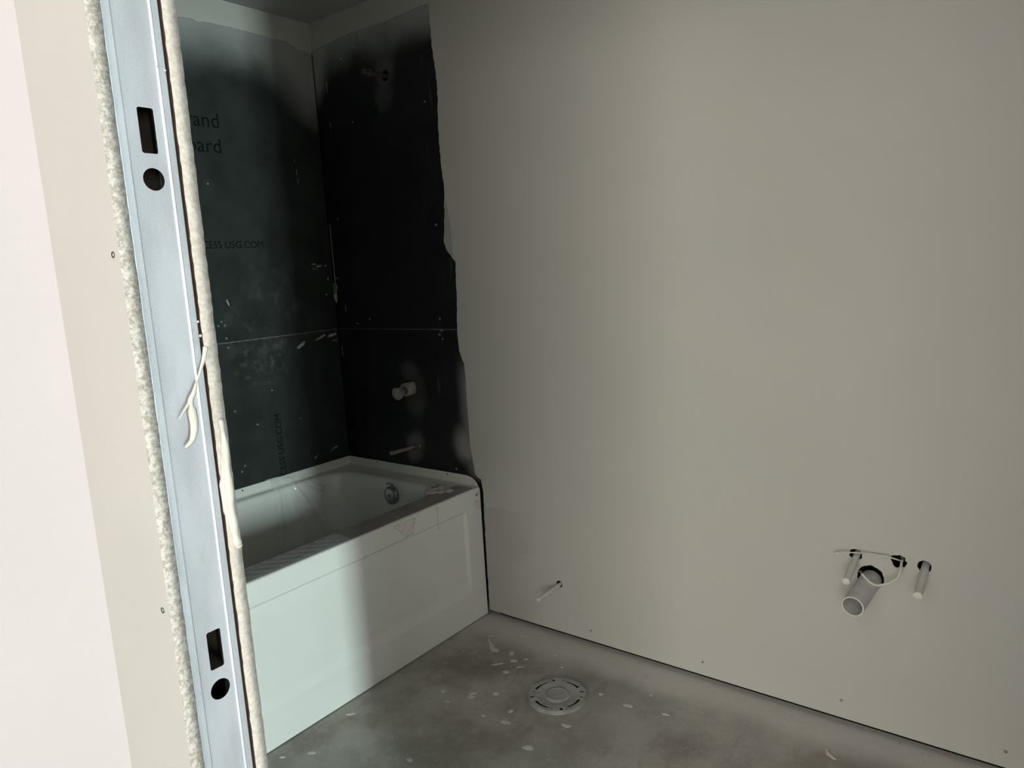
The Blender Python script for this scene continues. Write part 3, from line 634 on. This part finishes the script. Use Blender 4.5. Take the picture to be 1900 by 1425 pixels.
# shower stub, mixing valve and spout stub
sh = empty('shower_pipe'); tag(sh, 'dusty brass shower stub pipe high on the black board', 'pipe')
bm = bmesh.new(); lathe(bm, (.413, .05, 2.090), (0, -1, -.02), [(0, .0088), (.108, .0088), (.108, .0105), (.116, .0105)], 20); obj('pipe_body', bm, BRASS, sh, True, 40)
bm = bmesh.new(); lathe(bm, (.413, -.064, 2.0878), (0, -1, -.02), [(0, .012), (.002, .0145), (.016, .0145), (.019, .0125), (.022, .0125), (.028, .0125)], 6); obj('hex_fitting', bm, BRASS, sh)
bm = bmesh.new(); lathe(bm, (.413, -.092, 2.0872), (0, -1, -.02), [(0, .0095), (.012, .0095), (.0125, .004), (.006, .003)], 18); obj('fitting_end', bm, BRASS, sh, True, 40)
va = empty('mixing_valve'); tag(va, 'dusty shower valve body with round slotted knob on the black board', 'valve')
bm = bmesh.new(); lathe(bm, (.418, .04, .886), (0, -1, -.05), [(0, .027), (.070, .027), (.073, .0255), (.074, .020), (.066, .019)], 36); obj('valve_sleeve', bm, KNOB, va, True, 40)
bm = bmesh.new(); lathe(bm, (.418, -.020, .882), (0, -1, -.18), [(0, .014), (.020, .014), (.020, .011), (.040, .011)], 24); obj('cartridge', bm, CHROME, va, True, 40)
bm = bmesh.new(); lathe(bm, (.416, -.055, .876), (0, -1, -.18), [(0, .016), (.003, .0225), (.016, .0255), (.021, .0245), (.023, .018), (.0235, .005)], 36); kb = obj('knob', bm, KNOB, va, True, 40)
bm = bmesh.new(); a_ = Vector((.416, -.0785, .872))
for s0 in (-1, 1):
    tube(bm, [a_+Vector((-.002*s0+s0*.006, 0, .014)), a_+Vector((.0045*s0, -.003, 0)), a_+Vector((-.002*s0+s0*.006, 0, -.014))], .0018, 6)
obj('grip_ridge', bm, KNOB, kb, True)
pipe('spout_pipe', (.405, -.001, .636), (.402, -.118, .640), .0078, PINK, PINK, 'thin pinkish spout stub pipe just above the tub end', start=.015)

# ------------------------------------------------------------------ toilet floor flange
FC = Vector((1.3105, -.3330)); A0 = math.atan2(CAM[1]-FC.y, CAM[0]-FC.x)
fl = empty('floor_flange'); tag(fl, 'round grey plastic toilet floor flange set in the concrete', 'floor flange')
def slot(a, half, r0, r1, n_=9):
    out = [(FC.x+r1*math.cos(a+half*(2*k/n_-1)), FC.y+r1*math.sin(a+half*(2*k/n_-1))) for k in range(n_+1)]
    return out+[(FC.x+r0*math.cos(a-half*(2*k/n_-1)), FC.y+r0*math.sin(a-half*(2*k/n_-1))) for k in range(n_+1)]
hs = []
for k in range(4):
    a = A0+math.pi/4+k*math.pi/2
    hs.append(slot(a, math.radians(21), .0695, .0785)); hs.append(slot(A0+.12+k*math.pi/2, math.radians(3.0), .0725, .0855, 2))
    hs.append([(q[0], q[1]) for q in slot(A0+k*math.pi/2-math.radians(15), math.radians(2.6), .0735, .0785, 2)])
plate('mounting_ring', circ(FC.x, FC.y, .0905, 64), hs+[circ(FC.x, FC.y, .0668, 56)], .0033, lambda u_, v_, w_: (u_, v_, .0102+w_), GREYP, fl)
bm = bmesh.new(); lathe(bm, (FC.x, FC.y, .0002), (0, 0, 1), [(0, .0915), (.0100, .0905)], 56, False); obj('skirt', bm, GREYP, fl, True, 40)
bm = bmesh.new(); lathe(bm, (FC.x, FC.y, .0004), (0, 0, 1), [(0, .088), (.0006, .088)], 40); obj('slot_shade_disc', bm, DARKV, fl)  # black disc painted as the shade below the ring slots
bm = bmesh.new(); lathe(bm, (FC.x, FC.y, 0.0073), (0, 0, 1), [(0, .0672), (.0058, .0668), (.0052, .060), (.0025, .050), (.0012, .043), (.0012, .0385), (.0040, .0365), (.0045, .0345)], 56, True)
obj('closing_plate', bm, GREYP, fl, True, 30)
bm = bmesh.new(); lathe(bm, (FC.x, FC.y, .0118), (0, 0, 1), [(0, .0345), (.0016, .0340), (.0018, .0318), (.0004, .0306), (.0003, .002)], 48); obj('knockout_cap', bm, GREYP, fl, True, 30)
for k in range(4):
    a = A0+math.radians(14)+k*math.pi/2; p = Vector((FC.x+.0775*math.cos(a), FC.y+.0775*math.sin(a), .0135))
    bm = bmesh.new(); lathe(bm, p, (0, 0, 1), [(0, .0038), (.0012, .0035), (.0016, .002)], 12); obj('screw', bm, SCREWG, fl)
for k in range(8):
    a = A0+.35+k*math.pi/4+.1*math.sin(k*3); bm = bmesh.new()
    tube(bm, [(FC.x+rr*math.cos(a), FC.y+rr*math.sin(a), .0143) for rr in (.079, .083, .0885)], .0014, 6); obj('rim_rib', bm, GREYP, fl)
